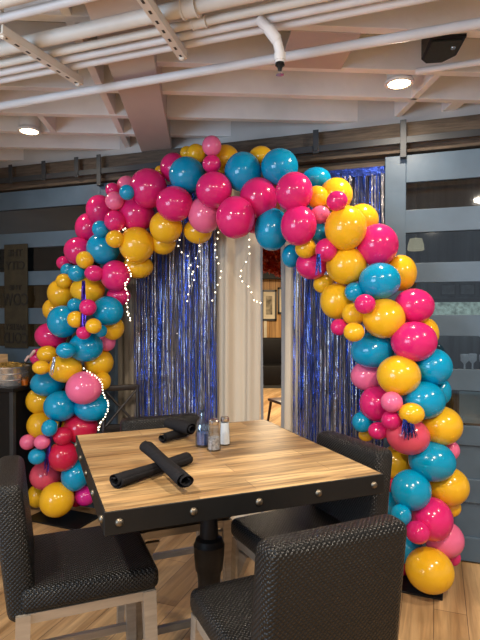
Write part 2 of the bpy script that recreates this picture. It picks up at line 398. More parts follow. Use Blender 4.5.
def foil_curtain(x0, x1, label, seed, z1=2.62, n=84):
    rnd = random.Random(seed)
    root = onwall(empty('foil_fringe_curtain', label=label, cat='foil curtain', group='blue foil fringe curtains'), (x0+x1)/2, .05, 0)
    h = (x1-x0)/2
    MB().box(-h, h, -.002, .002, z1-.01, z1+.05).build('header_band', 'foil_dark', root)
    a = fringe_strips(-h, h, .12, z1, n, rnd).build('foil_strips', 'foil', root, fixn=False); tag(a, kind='stuff')
    b = fringe_strips(-h, h, .12, z1, int(n*.75), rnd).build('pale_foil_strips', 'foil_light', root, fixn=False)
    tag(b, 'silvery blue foil strips', kind='stuff')
foil_curtain(-.93, -.215, 'shiny blue foil fringe curtain hanging left of the pale beige drape', 21)
foil_curtain(.395, 1.07, 'shiny blue foil fringe curtain hanging right of the gap behind balloons', 22)

# ------------------------------------------------------------------ back room beyond the gap
o = MB().box(0, 2.44, -7, 7, 0, .1).build('wall_back', 'panel'); o.location = (0, 12.4, 0); tag(o, kind='structure')
o.rotation_euler = Matrix(((0, 1, 0), (0, 0, 1), (1, 0, 0))).to_euler()      # boards run upright
trim(MB().box(-7, 7, -.35, .1, 2.44, 3.19), 'dark', (0, 12.4, 0), 0)
trim(MB().box(-.035, .035, -.03, .0, 1.0, 1.75, .004), 'matboard', (.60, 12.4, 0), 0)
def picture(x, z0, z1, w, label):
    root = empty('framed_picture', (x, 12.38, 0), 0, label, 'picture')
    mb = MB(); t = .045
    mb.box(-w/2, w/2, -.03, 0, z1-t, z1); mb.box(-w/2, w/2, -.03, 0, z0, z0+t); mb.box(-w/2, -w/2+t, -.03, 0, z0, z1); mb.box(w/2-t, w/2, -.03, 0, z0, z1)
    mb.build('frame', 'frame_black', root)
    MB().box(-w/2+t, w/2-t, -.015, -.005, z0+t, z1-t).build('mat_board', 'matboard', root)
    MB().box(-w/2+t+.06, w/2-t-.06, -.018, -.014, z0+t+.1, z1-t-.1).build('print', 'print', root)
picture(.69, 1.46, 2.19, .36, 'black framed picture with cream mat on the far panelled wall')
picture(1.10, 1.62, 2.25, .42, 'second framed picture on the far wall, mostly behind right drape')
root = empty('booth_bench', (.75, 11.6, 0), 0, 'long black booth bench against the far panelled wall', 'bench')
MB().box(-1.1, 1.1, -.25, .3, .08, .5, .03).build('seat', 'bench', root, True)
MB().box(-1.1, 1.1, .18, .42, .45, 1.08, .04).build('backrest', 'bench', root, True)
MB().box(-1.08, 1.08, -.22, .38, 0, .1).build('plinth', 'dark', root)
# red foil garland
rnd = random.Random(4); mb = MB()
for k in range(2600):
    x = rnd.uniform(-1.15, 1.15); z = rnd.uniform(2.07, 2.6)
    c = Vector((x, rnd.uniform(-.03, .03), z)); u = Vector((rnd.uniform(-1, 1), rnd.uniform(-1, 1), rnd.uniform(-1, 1))).normalized(); v = u.orthogonal().normalized(); s = rnd.uniform(.018, .04)
    mb.poly([c-u*s, c-v*s*.6, c+u*s, c+v*s*.6])
mb.box(-1.15, 1.15, -.004, .004, 2.1, 3.19)
o = mb.build('red_foil_garland', 'foil_red', fixn=False); at(o, (.42, 5.85, 0), R(74))
tag(o, 'red and gold metallic foil garland hanging high in the back room', 'garland', kind='stuff')
# dark red wooden chair in the gap
root = empty('wooden_chair', (.66, 7.1, 0), R(25), 'dark red wooden chair in the back room, seen past the right drape', 'chair')
MB().box(-.21, .21, -.21, .21, .43, .47, .012).build('seat', 'redwood', root, True)
for sx in (-1, 1):
    MB().tube([(sx*.17, .18, .44), (sx*.185, .22, .22), (sx*.20, .27, 0)], [.02, .018, .015], 8).build('leg', 'redwood', root, True)
    MB().tube([(sx*.18, -.18, .46), (sx*.185, -.19, .22), (sx*.20, -.25, 0)], [.02, .018, .015], 8).build('leg', 'redwood', root, True)
    MB().tube([(sx*.19, -.19, .44), (sx*.195, -.22, .7), (sx*.20, -.27, .9)], .018, 8).build('back_post', 'redwood', root, True)
MB().box(-.22, .22, -.29, -.255, .80, .91, .01).build('top_rail', 'redwood', root, True)
MB().box(-.19, .19, -.25, -.23, .60, .65, .006).build('back_rail', 'redwood', root, True)

# ------------------------------------------------------------------ added shapes behind the right door, standing in for glass reflections
o = onwall(tag(MB().box(1.08, 3.6, .9, .96, 0, 3.18).build('wall_right', 'partition'), kind='structure'))  # added backing whose streaked colour imitates reflections in the panes
root = onwall(empty('window_1', kind='structure'), 0, .84)  # added glowing strip, stands in for a bright reflected band
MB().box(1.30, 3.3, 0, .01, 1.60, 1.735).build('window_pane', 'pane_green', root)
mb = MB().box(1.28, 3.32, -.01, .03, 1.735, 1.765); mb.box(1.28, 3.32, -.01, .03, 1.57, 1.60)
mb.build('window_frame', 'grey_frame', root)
for i, x in enumerate((1.50, 1.645, 1.79, 1.935)):
    root = onwall(empty('small_frame', label=['small grey square frame behind the right door glass, nearest the balloons', 'small grey square frame behind the right door, second from balloons', 'small grey square frame behind the right door, third from balloons', 'small grey square frame behind the right door, at the picture edge'][i], cat='picture', group='small frames behind the right door'), x, .88)  # added squares standing in for outlines reflected in the glass
    mb = MB(); w = .058; z0, z1 = 1.79, 1.885
    mb.box(-w, w, -.02, 0, z1-.01, z1); mb.box(-w, w, -.02, 0, z0, z0+.01); mb.box(-w, -w+.01, -.02, 0, z0, z1); mb.box(w-.01, w, -.02, 0, z0, z1)
    mb.build('frame', 'grey_frame', root); MB().box(-w+.01, w-.01, -.012, -.006, z0+.01, z1-.01).build('print', 'grey_art', root)
root = onwall(empty('pendant_lamp', label='small cream pendant lamp glowing behind the right door glass', cat='lamp'), 1.25, .5, 0)  # added glowing shape in place of a lamp's reflection
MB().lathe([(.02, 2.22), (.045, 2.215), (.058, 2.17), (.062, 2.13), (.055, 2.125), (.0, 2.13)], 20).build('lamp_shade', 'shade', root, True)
MB().tube([(0, 0, 2.215), (0, 0, 3.19)], .004, 6).build('cord', 'wire', root)
root = onwall(empty('display_shelf', label='dark shelf unit standing behind the right sliding door', cat='shelf'), 2.02, .55, 0)  # added only to carry the stand-ins for reflected flecks
MB().box(-.5, .5, -.12, .15, 1.19, 1.215, .003).build('shelf_board', 'dark', root)
for x in (-.49, .49): MB().box(x-.015, x+.015, -.12, .15, 0, 1.19).build('side_panel', 'dark', root)
for i, x in enumerate((1.60, 1.66, 1.73, 1.80)):
    prof = [(0, 0), (.022, .002), (.006, .01), (.006, .05), (.028, .075), (.03, .12), (.026, .125)]
    o = MB().lathe(prof, 14).build('white_goblet', 'white_china', smooth=True)  # added white shape, imitates a fleck reflected in the door
    tag(onwall(o, x, .55+(.03 if i % 2 else -.03), 1.215), 'white goblet on dark shelf behind right door, %s from the balloons' % ['first', 'second', 'third', 'fourth'][i], 'glass', 'white goblets on the shelf')
o = MB().box(1.556, 1.96, 0, .02, .845, 1.075, .004).build('pale_board', 'paleboard')  # added panel, imitates a pale reflection in the lower pane
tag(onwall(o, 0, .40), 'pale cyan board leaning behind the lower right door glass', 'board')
MBleg = MB().box(1.58, 1.605, .0, .02, 0, .845); MBleg.box(1.91, 1.935, 0, .02, 0, .845)
MBleg.build('board_leg', 'dark', o)

# ------------------------------------------------------------------ overhead pipes
def pipe(s, z, r, m, label, t0=-3.2, t1=3.2, couplings=()):
    o = MB().tube([pl(t0, s, z), pl(t1, s, z)], r, 16).build('ceiling_pipe', m, smooth=True)
    tag(o, label, 'pipe')
    for t in couplings:
        c = MB(); c.tube([pl(t-.028, s, z), pl(t+.028, s, z)], r*1.28, 16); c.tube([pl(t-.034, s, z), pl(t-.026, s, z)], r*1.42, 16); c.tube([pl(t+.026, s, z), pl(t+.034, s, z)], r*1.42, 16)
        c.build('coupling', m, o, True)
    return o
sp = pipe(2.50, 2.905, .023, 'pipe', 'lone white sprinkler pipe lowest across the ceiling, with one coupling', couplings=(.66,))
pipe(2.00, 2.93, .033, 'pipe_warm', 'thickest cream pipe, uppermost of the four strapped bundle', couplings=(-.95,))
pipe(2.095, 2.915, .019, 'pipe_warm', 'thin white pipe, second down in the bundle of four', couplings=(-.95,))
pipe(2.165, 2.912, .019, 'pipe', 'thin white pipe, third down in the bundle of four')
low = pipe(2.235, 2.912, .019, 'pipe', 'thin white pipe, lowest in the bundle of four, carrying the sprinkler drop')
pipe(1.69, 2.93, .032, 'pipe_warm', 'thick cream pipe crossing the top left corner of the ceiling')
pipe(1.77, 2.912, .019, 'pipe', 'thin grey pipe beside the thick one at the top left corner')
pipe(3.02, 2.965, .017, 'pipe', 'thin white pipe running past the right ceiling light to the right edge', t0=-.08)
# sprinkler drop
mb = MB(); P = [(.075, 2.235, 2.90), (.12, 2.245, 2.865), (.158, 2.258, 2.82), (.172, 2.263, 2.77), (.172, 2.263, 2.725)]
mb.tube(P, .021, 14); mb.tube([P[1], P[2]], .025, 14); mb.tube([(.172, 2.263, 2.765), (.172, 2.263, 2.735)], .025, 14)
root = mb.build('sprinkler_drop', 'pipe', low, True)
MB().lathe([(0, .0), (.018, .0), (.021, -.012), (.012, -.02), (.008, -.035), (0, -.035)], 16, (.172, 2.263, 2.727)).build('sprinkler_head', 'blackpaint', root, True)
MB().lathe([(0, -.050), (.017, -.050), (.017, -.053), (0, -.053)], 16, (.172, 2.263, 2.727)).tube([(.172, 2.263, 2.695), (.172, 2.263, 2.675)], .003, 6).build('deflector', 'steel', root)
# slotted struts
def strut(a, b, label):
    a, b = Vector(a), Vector(b); t = (b-a); Ln = t.length; rz = math.atan2(t.y, t.x)
    root = empty('slotted_strut', a, rz, label, 'strut', 'slotted struts under the pipes')
    mb = MB().box(0, Ln, -.02, .02, -.002, .002); mb.box(0, Ln, -.02, -.017, 0, .036); mb.box(0, Ln, .017, .02, 0, .036)
    mb.build('channel', 'pipe_warm', root)
    n = 8
    for k in range(n):
        x = Ln*(k+.5)/n
        MB().box(x-.012, x+.012, -.0055, .0055, -.0035, -.0018, .001).build('slot', 'slot', root)
    for x in (.02, Ln-.02):
        MB().tube([(x, 0, -.015), (x, 0, 3.19-a.z)], .006, 8).build('threaded_rod', 'pipe_warm', root)
        MB().lathe([(0, -.012), (.012, -.012), (.012, -.002), (0, -.002)], 6, (x, 0, 0)).build('nut', 'pipe_warm', root)
strut((-1.04, 2.27, 2.855), (-.845, 2.78, 2.855), 'white slotted strut carrying the pipe bundle at the left')
strut((-.40, 1.93, 2.855), (-.27, 2.50, 2.855), 'white slotted strut carrying the pipe bundle near the centre')

# recessed lights and ceiling speaker
def downlight(x, y, label):
    root = empty('ceiling_light', (x, y, 2.985), 0, label, 'light', 'round ceiling lights')
    ring = MB().lathe([(.064, 0), (.082, 0), (.084, .012), (.07, .03), (.06, .03)], 28).build('trim_ring', 'trimring', root, True)
    MB().lathe([(0, -.004), (.04, -.003), (.064, .004), (.064, .008), (0, .008)], 28).build('lens', 'lens', ring, True)
    MB().lathe([(0, .028), (.07, .028), (.07, .2), (0, .2)], 20).build('housing', 'trimring', root, True)
downlight(-1.555, 3.87, 'glowing round ceiling light at the left above the left door')
downlight(.93, 3.07, 'glowing round ceiling light at the right above the right door')
root = empty('ceiling_speaker', (1.03, 2.69, 2.985), R(-8), 'black box speaker hung between joists at the upper right', 'speaker')
mb = MB(); mb.prism([(-.085, -.14, 0), (.085, -.14, 0), (.085, .05, 0), (.03, .12, 0), (-.05, .12, 0), (-.085, .07, 0)], (0, 0, .17)); mb.build('cabinet', 'blackpaint', root)
MB().prism([(-.07, -.12, -.008), (.07, -.12, -.008), (.07, .04, -.008), (.025, .10, -.008), (-.045, .10, -.008), (-.07, .06, -.008)], (0, 0, .008)).build('grille', 'speaker', root)
MB().lathe([(0, -.014), (.012, -.012), (.014, -.006), (0, -.006)], 14, (.045, -.05, 0)).build('badge', 'steel', root, True)
MB().tube([(0, 0, .17), (0, 0, .205)], .012, 10).build('mount', 'blackpaint', root)

# ------------------------------------------------------------------ balloon arch
POLE = [(-1.449,4.179,.02),(-1.464,4.186,.626),(-1.397,4.159,1.113),(-1.330,4.132,1.592),(-1.123,4.049,2.019),(-.867,3.947,2.311),(-.547,3.819,2.508),(-.182,3.673,2.545),(.149,3.541,2.479),(.426,3.430,2.323),(.639,3.344,2.083),(.786,3.286,1.793),(.956,3.218,1.482),(1.066,3.173,1.118),(1.121,3.152,.757),(1.176,3.130,.400),(1.151,3.140,.02)]
root = empty('balloon_arch_stand', (-.15, 3.66, 0), 0, 'black metal arch stand on flat base plates, hidden inside the balloons', 'stand')
off = Vector((-.15, 3.66, 0))
MB().tube([Vector(p)-off for p in POLE], .012, 10).build('arch_pole', 'black_metal', root, True)
for c, w, d in ((Vector((-1.42, 4.16, 0)), .26, .15), (Vector((1.03, 3.17, 0)), .2, .14)):
    mt = Matrix.Translation(c-off) @ Matrix.Rotation(-R(23), 4, 'Z')
    MB().box(-w, w, -d, d, 0, .012, .003, 1, mt).build('base_plate', 'black_metal', root)

BAL = [
(-0.662,3.788,2.548,0.127,0.130,0.134,'H',"topmost large hot pink balloon on arch's left leg, right of small blue one"),
(-0.862,3.995,2.616,0.072,0.072,0.072,'P',"topmost half-hidden light pink balloon on arch's left leg, above small blue one"),
(-0.956,3.932,2.571,0.050,0.050,0.050,'H',"topmost small hot pink balloon on arch's left leg, above small light pink one"),
(-0.914,3.816,2.464,0.064,0.064,0.064,'P',"topmost small light pink balloon on arch's left leg, above small hot pink one"),
(-0.799,3.703,2.500,0.051,0.051,0.051,'B',"topmost small blue balloon on arch's left leg, right of small hot pink one"),
(-1.087,4.065,2.447,0.101,0.105,0.109,'H',"topmost half-hidden hot pink balloon on arch's left leg, above small blue one"),
(-0.775,3.920,2.389,0.124,0.124,0.124,'H',"fourth large hot pink balloon up arch's left leg, above large yellow one"),
(-0.914,3.825,2.320,0.073,0.073,0.073,'H',"fifth small hot pink balloon up arch's left leg, above small yellow one"),
(-1.206,4.152,2.322,0.095,0.103,0.111,'H',"third half-hidden hot pink balloon up arch's left leg, left of small blue one"),
(-1.030,3.861,2.267,0.058,0.058,0.059,'B',"eighth small blue balloon up arch's left leg, above large blue one"),
(-1.041,3.975,2.138,0.118,0.116,0.114,'B',"topmost large blue balloon on arch's left leg, right of large hot pink one"),
(-0.900,3.765,2.180,0.062,0.060,0.059,'Y',"topmost small yellow balloon on arch's left leg, under small hot pink one"),
(-0.764,3.866,2.150,0.122,0.124,0.126,'Y',"topmost large yellow balloon on arch's left leg, under large hot pink one"),
(-0.531,3.756,2.265,0.111,0.111,0.111,'Y',"only large yellow balloon across arch's crown, under large hot pink one"),
(-0.576,3.913,2.171,0.090,0.086,0.082,'Y',"second half-hidden yellow balloon from left across arch's crown, right of large yellow one"),
(-0.783,4.013,2.001,0.111,0.098,0.084,'Y',"topmost half-hidden yellow balloon on arch's left leg, under large yellow one"),
(-0.483,3.836,2.709,0.095,0.099,0.102,'H',"first half-hidden hot pink balloon from left across arch's crown, left of large blue one"),
(-0.372,3.674,2.615,0.119,0.119,0.119,'B',"first large blue balloon from left across arch's crown, under small yellow one"),
(-0.310,3.698,2.772,0.063,0.063,0.063,'Y',"only small yellow balloon across arch's crown, above large blue one"),
(-0.385,3.804,2.808,0.047,0.047,0.047,'Y',"third half-hidden yellow balloon from left across arch's crown, above large blue one"),
(-0.190,3.526,2.771,0.061,0.062,0.064,'P',"only small light pink balloon across arch's crown, above small hot pink one"),
(-0.190,3.526,2.650,0.059,0.058,0.057,'H',"only small hot pink balloon across arch's crown, under small light pink one"),
(-0.102,3.691,2.732,0.092,0.092,0.092,'Y',"fifth half-hidden yellow balloon from left across arch's crown, right of small hot pink one"),
(-0.174,3.501,2.470,0.114,0.114,0.114,'H',"second large hot pink balloon from left across arch's crown, above large light pink one"),
(-0.452,3.613,2.400,0.119,0.117,0.114,'H',"first large hot pink balloon from left across arch's crown, left of large light pink one"),
(-0.247,3.640,2.329,0.108,0.113,0.118,'P',"only large light pink balloon across arch's crown, left of large hot pink one"),
(-0.305,3.800,2.243,0.098,0.093,0.087,'Y',"fourth half-hidden yellow balloon from left across arch's crown, under large light pink one"),
(-0.595,3.895,2.703,0.037,0.037,0.037,'Y',"first half-hidden yellow balloon from left across arch's crown, above large hot pink one"),
(-0.029,3.378,2.264,0.119,0.124,0.129,'H',"third large hot pink balloon from left across arch's crown, right of large light pink one"),
(0.020,3.540,2.600,0.118,0.122,0.125,'B',"second large blue balloon from left across arch's crown, above large hot pink one"),
(0.260,3.446,2.608,0.115,0.113,0.112,'B',"fourth large blue balloon from left across arch's crown, above large hot pink one"),
(0.144,3.600,2.719,0.079,0.074,0.069,'Y',"sixth half-hidden yellow balloon from left across arch's crown, left of large blue one"),
(0.123,3.470,2.410,0.119,0.123,0.126,'H',"fourth large hot pink balloon from left across arch's crown, above large blue one"),
(0.333,3.225,2.393,0.108,0.111,0.114,'H',"fifth large hot pink balloon from left across arch's crown, left of small yellow one"),
(0.212,3.470,2.202,0.109,0.121,0.133,'B',"third large blue balloon from left across arch's crown, left of large hot pink one"),
(0.360,3.214,2.185,0.104,0.111,0.117,'H',"sixth large hot pink balloon from left across arch's crown, right of large blue one"),
(0.097,3.611,2.262,0.062,0.062,0.062,'H',"second half-hidden hot pink balloon from left across arch's crown, left of large blue one"),
(0.500,3.450,2.530,0.092,0.082,0.072,'B',"topmost half-hidden blue balloon on arch's right leg, above small yellow one"),
(0.343,3.513,2.031,0.060,0.067,0.074,'B',"only half-hidden blue balloon across arch's crown, left of large hot pink one"),
(0.616,3.363,2.406,0.100,0.101,0.103,'Y',"topmost large yellow balloon on arch's right leg, right of small yellow one"),
(0.483,3.288,2.376,0.066,0.066,0.066,'Y',"topmost small yellow balloon on arch's right leg, left of large yellow one"),
(0.571,3.082,2.307,0.058,0.056,0.055,'H',"topmost small hot pink balloon on arch's right leg, under large yellow one"),
(0.498,3.261,2.260,0.058,0.055,0.053,'P',"topmost small light pink balloon on arch's right leg, above small blue one"),
(0.492,3.299,2.159,0.057,0.057,0.057,'B',"topmost small blue balloon on arch's right leg, under small light pink one"),
(0.414,3.297,2.058,0.063,0.062,0.062,'Y',"fourth small yellow balloon up arch's right leg, left of small hot pink one"),
(0.525,3.190,2.032,0.063,0.065,0.067,'H',"sixth small hot pink balloon up arch's right leg, right of small yellow one"),
(0.637,3.156,2.161,0.118,0.122,0.127,'Y',"eighth large yellow balloon up arch's right leg, right of small blue one"),
(0.769,3.299,2.228,0.098,0.099,0.101,'Y',"ninth large yellow balloon up arch's right leg, right of large yellow one"),
(0.465,3.388,1.959,0.097,0.092,0.088,'H',"fifth large hot pink balloon up arch's right leg, left of large yellow one"),
(0.657,3.233,1.941,0.116,0.113,0.110,'Y',"seventh large yellow balloon up arch's right leg, right of large hot pink one"),
(0.551,3.429,1.838,0.066,0.062,0.059,'Y',"fifth half-hidden yellow balloon up arch's right leg, under large hot pink one"),
(0.841,3.200,2.064,0.118,0.120,0.122,'H',"topmost large hot pink balloon on arch's right leg, above large blue one"),
(1.001,3.250,1.897,0.090,0.098,0.106,'Y',"topmost half-hidden yellow balloon on arch's right leg, right of large blue one"),
(0.833,3.117,1.839,0.115,0.110,0.104,'B',"topmost large blue balloon on arch's right leg, under large hot pink one"),
(0.612,3.305,1.724,0.098,0.103,0.108,'Y',"sixth large yellow balloon up arch's right leg, above small hot pink one"),
(0.695,3.172,1.776,0.056,0.056,0.055,'B',"third small blue balloon up arch's right leg, above small yellow one"),
(0.723,3.021,1.700,0.057,0.056,0.054,'H',"fifth small hot pink balloon up arch's right leg, under large blue one"),
(0.691,3.174,1.642,0.067,0.065,0.064,'Y',"third small yellow balloon up arch's right leg, above small yellow one"),
(0.665,3.044,1.537,0.057,0.055,0.053,'Y',"second small yellow balloon up arch's right leg, under small yellow one"),
(0.608,3.207,1.562,0.048,0.049,0.049,'H',"fourth small hot pink balloon up arch's right leg, under large yellow one"),
(0.856,3.108,1.616,0.117,0.114,0.112,'Y',"fifth large yellow balloon up arch's right leg, under large blue one"),
(1.044,3.133,1.690,0.111,0.105,0.099,'H',"fourth large hot pink balloon up arch's right leg, above large hot pink one"),
(1.015,3.044,1.482,0.123,0.117,0.111,'H',"third large hot pink balloon up arch's right leg, under large hot pink one"),
(1.144,3.192,1.526,0.067,0.076,0.086,'Y',"fourth half-hidden yellow balloon up arch's right leg, under large hot pink one"),
(0.818,3.223,1.419,0.124,0.114,0.105,'B',"sixth large blue balloon up arch's right leg, left of large hot pink one"),
(0.810,3.326,1.246,0.096,0.093,0.089,'P',"topmost half-hidden light pink balloon on arch's right leg, left of large yellow one"),
(0.925,3.039,1.284,0.118,0.115,0.111,'Y',"fourth large yellow balloon up arch's right leg, left of large blue one"),
(1.145,3.092,1.330,0.104,0.103,0.103,'B',"fifth large blue balloon up arch's right leg, right of large yellow one"),
(1.225,3.160,1.175,0.052,0.064,0.076,'B',"second half-hidden blue balloon up arch's right leg, right of large blue one"),
(1.075,3.043,1.140,0.114,0.109,0.104,'B',"fourth large blue balloon up arch's right leg, right of small light pink one"),
(0.842,3.213,1.089,0.097,0.099,0.102,'H',"second large hot pink balloon up arch's right leg, left of small light pink one"),
(0.864,2.965,1.142,0.058,0.057,0.056,'P',"lowest small light pink balloon on arch's right leg, above small hot pink one"),
(0.964,2.924,1.084,0.066,0.062,0.057,'Y',"lowest small yellow balloon on arch's right leg, above large coral pink one"),
(0.761,3.246,0.968,0.058,0.059,0.060,'B',"second small blue balloon up arch's right leg, left of small hot pink one"),
(0.873,3.001,1.031,0.054,0.053,0.052,'H',"third small hot pink balloon up arch's right leg, under small light pink one"),
(0.830,3.118,0.943,0.058,0.053,0.048,'H',"second small hot pink balloon up arch's right leg, left of large coral pink one"),
(0.980,3.036,0.931,0.117,0.109,0.102,'C',"only large coral pink balloon on arch's right leg, under small yellow one"),
(1.194,3.092,0.979,0.116,0.112,0.109,'Y',"third large yellow balloon up arch's right leg, above large blue one"),
(1.274,3.140,0.821,0.048,0.051,0.054,'P',"lowest half-hidden light pink balloon on arch's right leg, under large yellow one"),
(1.127,3.053,0.779,0.126,0.118,0.110,'B',"third large blue balloon up arch's right leg, under large yellow one"),
(0.978,3.259,0.714,0.088,0.094,0.100,'Y',"second half-hidden yellow balloon up arch's right leg, left of large blue one"),
(1.246,3.112,0.612,0.114,0.111,0.108,'Y',"second large yellow balloon up arch's right leg, right of large blue one"),
(0.993,3.016,0.621,0.107,0.109,0.110,'B',"second large blue balloon up arch's right leg, left of large yellow one"),
(1.282,3.156,0.469,0.055,0.055,0.055,'Y',"lowest half-hidden yellow balloon on arch's right leg, under large yellow one"),
(0.934,3.277,0.450,0.063,0.073,0.082,'B',"lowest half-hidden blue balloon on arch's right leg, left of large blue one"),
(0.913,2.945,0.503,0.054,0.056,0.057,'B',"lowest small blue balloon on arch's right leg, under large blue one"),
(1.116,3.011,0.454,0.108,0.112,0.116,'H',"lowest large hot pink balloon on arch's right leg, under large yellow one"),
(0.995,2.908,0.421,0.062,0.061,0.059,'H',"lowest small hot pink balloon on arch's right leg, left of large light pink one"),
(1.217,3.094,0.301,0.107,0.104,0.101,'P',"only large light pink balloon on arch's right leg, right of small hot pink one"),
(1.282,3.137,0.172,0.048,0.048,0.048,'H',"only half-hidden hot pink balloon on arch's right leg, under large light pink one"),
(1.029,3.159,0.211,0.082,0.084,0.085,'B',"lowest large blue balloon on arch's right leg, under small hot pink one"),
(1.090,2.982,0.170,0.127,0.122,0.118,'Y',"lowest large yellow balloon on arch's right leg, under large light pink one"),
(1.008,3.247,0.068,0.056,0.056,0.056,'R',"lowest half-hidden red balloon on arch's right leg, left of large yellow one"),
(0.939,3.274,0.583,0.050,0.054,0.057,'R',"topmost half-hidden red balloon on arch's right leg, left of large blue one"),
(0.806,3.328,0.868,0.045,0.042,0.038,'Y',"third half-hidden yellow balloon up arch's right leg, under small blue one"),
(-1.255,4.052,2.128,0.101,0.101,0.101,'H',"third large hot pink balloon up arch's left leg, above small blue one"),
(-1.158,3.905,2.044,0.062,0.062,0.062,'Y',"sixth small yellow balloon up arch's left leg, above small blue one"),
(-1.424,4.220,2.051,0.054,0.053,0.052,'H',"second half-hidden hot pink balloon up arch's left leg, above small blue one"),
(-1.351,4.104,1.981,0.054,0.053,0.053,'B',"seventh small blue balloon up arch's left leg, left of small blue one"),
(-1.231,3.939,1.946,0.062,0.060,0.059,'B',"sixth small blue balloon up arch's left leg, left of small hot pink one"),
(-1.076,3.857,1.940,0.066,0.061,0.056,'H',"fourth small hot pink balloon up arch's left leg, right of small blue one"),
(-0.935,3.923,1.928,0.105,0.107,0.109,'H',"second large hot pink balloon up arch's left leg, right of small hot pink one"),
(-0.938,4.038,1.779,0.085,0.079,0.073,'H',"lowest half-hidden hot pink balloon on arch's left leg, under large hot pink one"),
(-1.364,4.050,1.896,0.058,0.056,0.054,'Y',"fifth small yellow balloon up arch's left leg, above large yellow one"),
(-1.424,4.152,1.806,0.099,0.101,0.103,'Y',"fifth large yellow balloon up arch's left leg, above large blue one"),
(-1.173,4.022,1.825,0.123,0.110,0.096,'Y',"sixth large yellow balloon up arch's left leg, above small hot pink one"),
(-1.526,4.260,1.676,0.078,0.082,0.086,'Y',"sixth half-hidden yellow balloon up arch's left leg, above large hot pink one"),
(-1.248,3.949,1.710,0.053,0.050,0.048,'B',"fifth small blue balloon up arch's left leg, above small yellow one"),
(-1.091,3.746,1.688,0.057,0.056,0.056,'H',"third small hot pink balloon up arch's left leg, under large yellow one"),
(-0.991,3.915,1.663,0.109,0.107,0.105,'B',"seventh large blue balloon up arch's left leg, right of small hot pink one"),
(-1.354,3.991,1.582,0.111,0.114,0.117,'B',"sixth large blue balloon up arch's left leg, under large yellow one"),
(-1.190,3.786,1.601,0.059,0.059,0.058,'Y',"fourth small yellow balloon up arch's left leg, under small blue one"),
(-1.046,3.728,1.555,0.054,0.053,0.052,'Y',"third small yellow balloon up arch's left leg, above large blue one"),
(-1.126,3.760,1.507,0.050,0.049,0.047,'H',"second small hot pink balloon up arch's left leg, above large blue one"),
(-0.982,4.036,1.532,0.081,0.085,0.089,'Y',"fifth half-hidden yellow balloon up arch's left leg, right of small blue one"),
(-1.029,3.861,1.515,0.043,0.044,0.044,'B',"fourth small blue balloon up arch's left leg, right of small yellow one"),
(-1.504,4.152,1.465,0.117,0.108,0.099,'H',"lowest large hot pink balloon on arch's left leg, above small yellow one"),
(-1.178,3.990,1.388,0.122,0.115,0.107,'B',"fifth large blue balloon up arch's left leg, under small hot pink one"),
(-1.045,4.099,1.422,0.063,0.067,0.071,'P',"lowest half-hidden light pink balloon on arch's left leg, right of large blue one"),
(-1.276,3.820,1.373,0.066,0.060,0.055,'B',"third small blue balloon up arch's left leg, above large yellow one"),
(-1.495,4.048,1.329,0.075,0.069,0.062,'Y',"second small yellow balloon up arch's left leg, left of small blue one"),
(-1.632,4.203,1.293,0.056,0.060,0.064,'H',"lowest small hot pink balloon on arch's left leg, left of small yellow one"),
(-1.118,4.135,1.255,0.107,0.105,0.103,'Y',"fourth half-hidden yellow balloon up arch's left leg, above large light pink one"),
(-1.335,3.984,1.223,0.118,0.110,0.101,'Y',"fourth large yellow balloon up arch's left leg, under small blue one"),
(-1.491,3.907,1.239,0.060,0.055,0.050,'Y',"lowest small yellow balloon on arch's left leg, under small hot pink one"),
(-1.074,4.069,1.117,0.062,0.066,0.070,'Y',"third half-hidden yellow balloon up arch's left leg, right of large light pink one"),
(-1.527,4.145,1.091,0.127,0.113,0.099,'B',"fourth large blue balloon up arch's left leg, under small yellow one"),
(-1.164,3.887,1.090,0.125,0.121,0.116,'P',"only large light pink balloon on arch's left leg, above large blue one"),
(-1.627,4.217,0.937,0.097,0.098,0.100,'Y',"third large yellow balloon up arch's left leg, left of large blue one"),
(-1.379,4.002,0.933,0.119,0.115,0.111,'B',"third large blue balloon up arch's left leg, right of large yellow one"),
(-1.147,4.027,0.921,0.128,0.116,0.104,'B',"second large blue balloon up arch's left leg, under large light pink one"),
(-1.612,4.195,0.745,0.097,0.100,0.103,'Y',"second large yellow balloon up arch's left leg, above small light pink one"),
(-1.419,3.877,0.791,0.055,0.057,0.060,'B',"second small blue balloon up arch's left leg, right of large yellow one"),
(-1.254,4.094,0.743,0.126,0.118,0.110,'R',"topmost large red balloon on arch's left leg, right of small red one"),
(-1.347,3.953,0.713,0.068,0.066,0.065,'R',"only small red balloon on arch's left leg, above large red one"),
(-1.465,4.236,0.736,0.057,0.057,0.057,'Y',"second half-hidden yellow balloon up arch's left leg, under large blue one"),
(-1.683,4.123,0.625,0.057,0.057,0.057,'P',"lowest small light pink balloon on arch's left leg, above small blue one"),
(-1.486,3.904,0.680,0.056,0.053,0.051,'P',"second small light pink balloon up arch's left leg, under large yellow one"),
(-1.360,3.996,0.549,0.106,0.108,0.110,'R',"lowest large red balloon on arch's left leg, under small red one"),
(-1.531,3.922,0.566,0.060,0.058,0.057,'B',"lowest small blue balloon on arch's left leg, under small light pink one"),
(-1.561,4.175,0.343,0.116,0.112,0.108,'C',"only large coral pink balloon on arch's left leg, left of large blue one"),
(-1.291,4.068,0.376,0.100,0.107,0.113,'B',"lowest large blue balloon on arch's left leg, right of large coral pink one"),
(-1.418,4.017,0.205,0.124,0.124,0.124,'Y',"lowest large yellow balloon on arch's left leg, under large coral pink one"),
(-1.691,4.326,0.124,0.075,0.082,0.090,'Y',"lowest half-hidden yellow balloon on arch's left leg, left of large yellow one"),
(-1.229,4.120,0.196,0.075,0.073,0.071,'M',"only half-hidden magenta balloon on arch's left leg, under large blue one"),
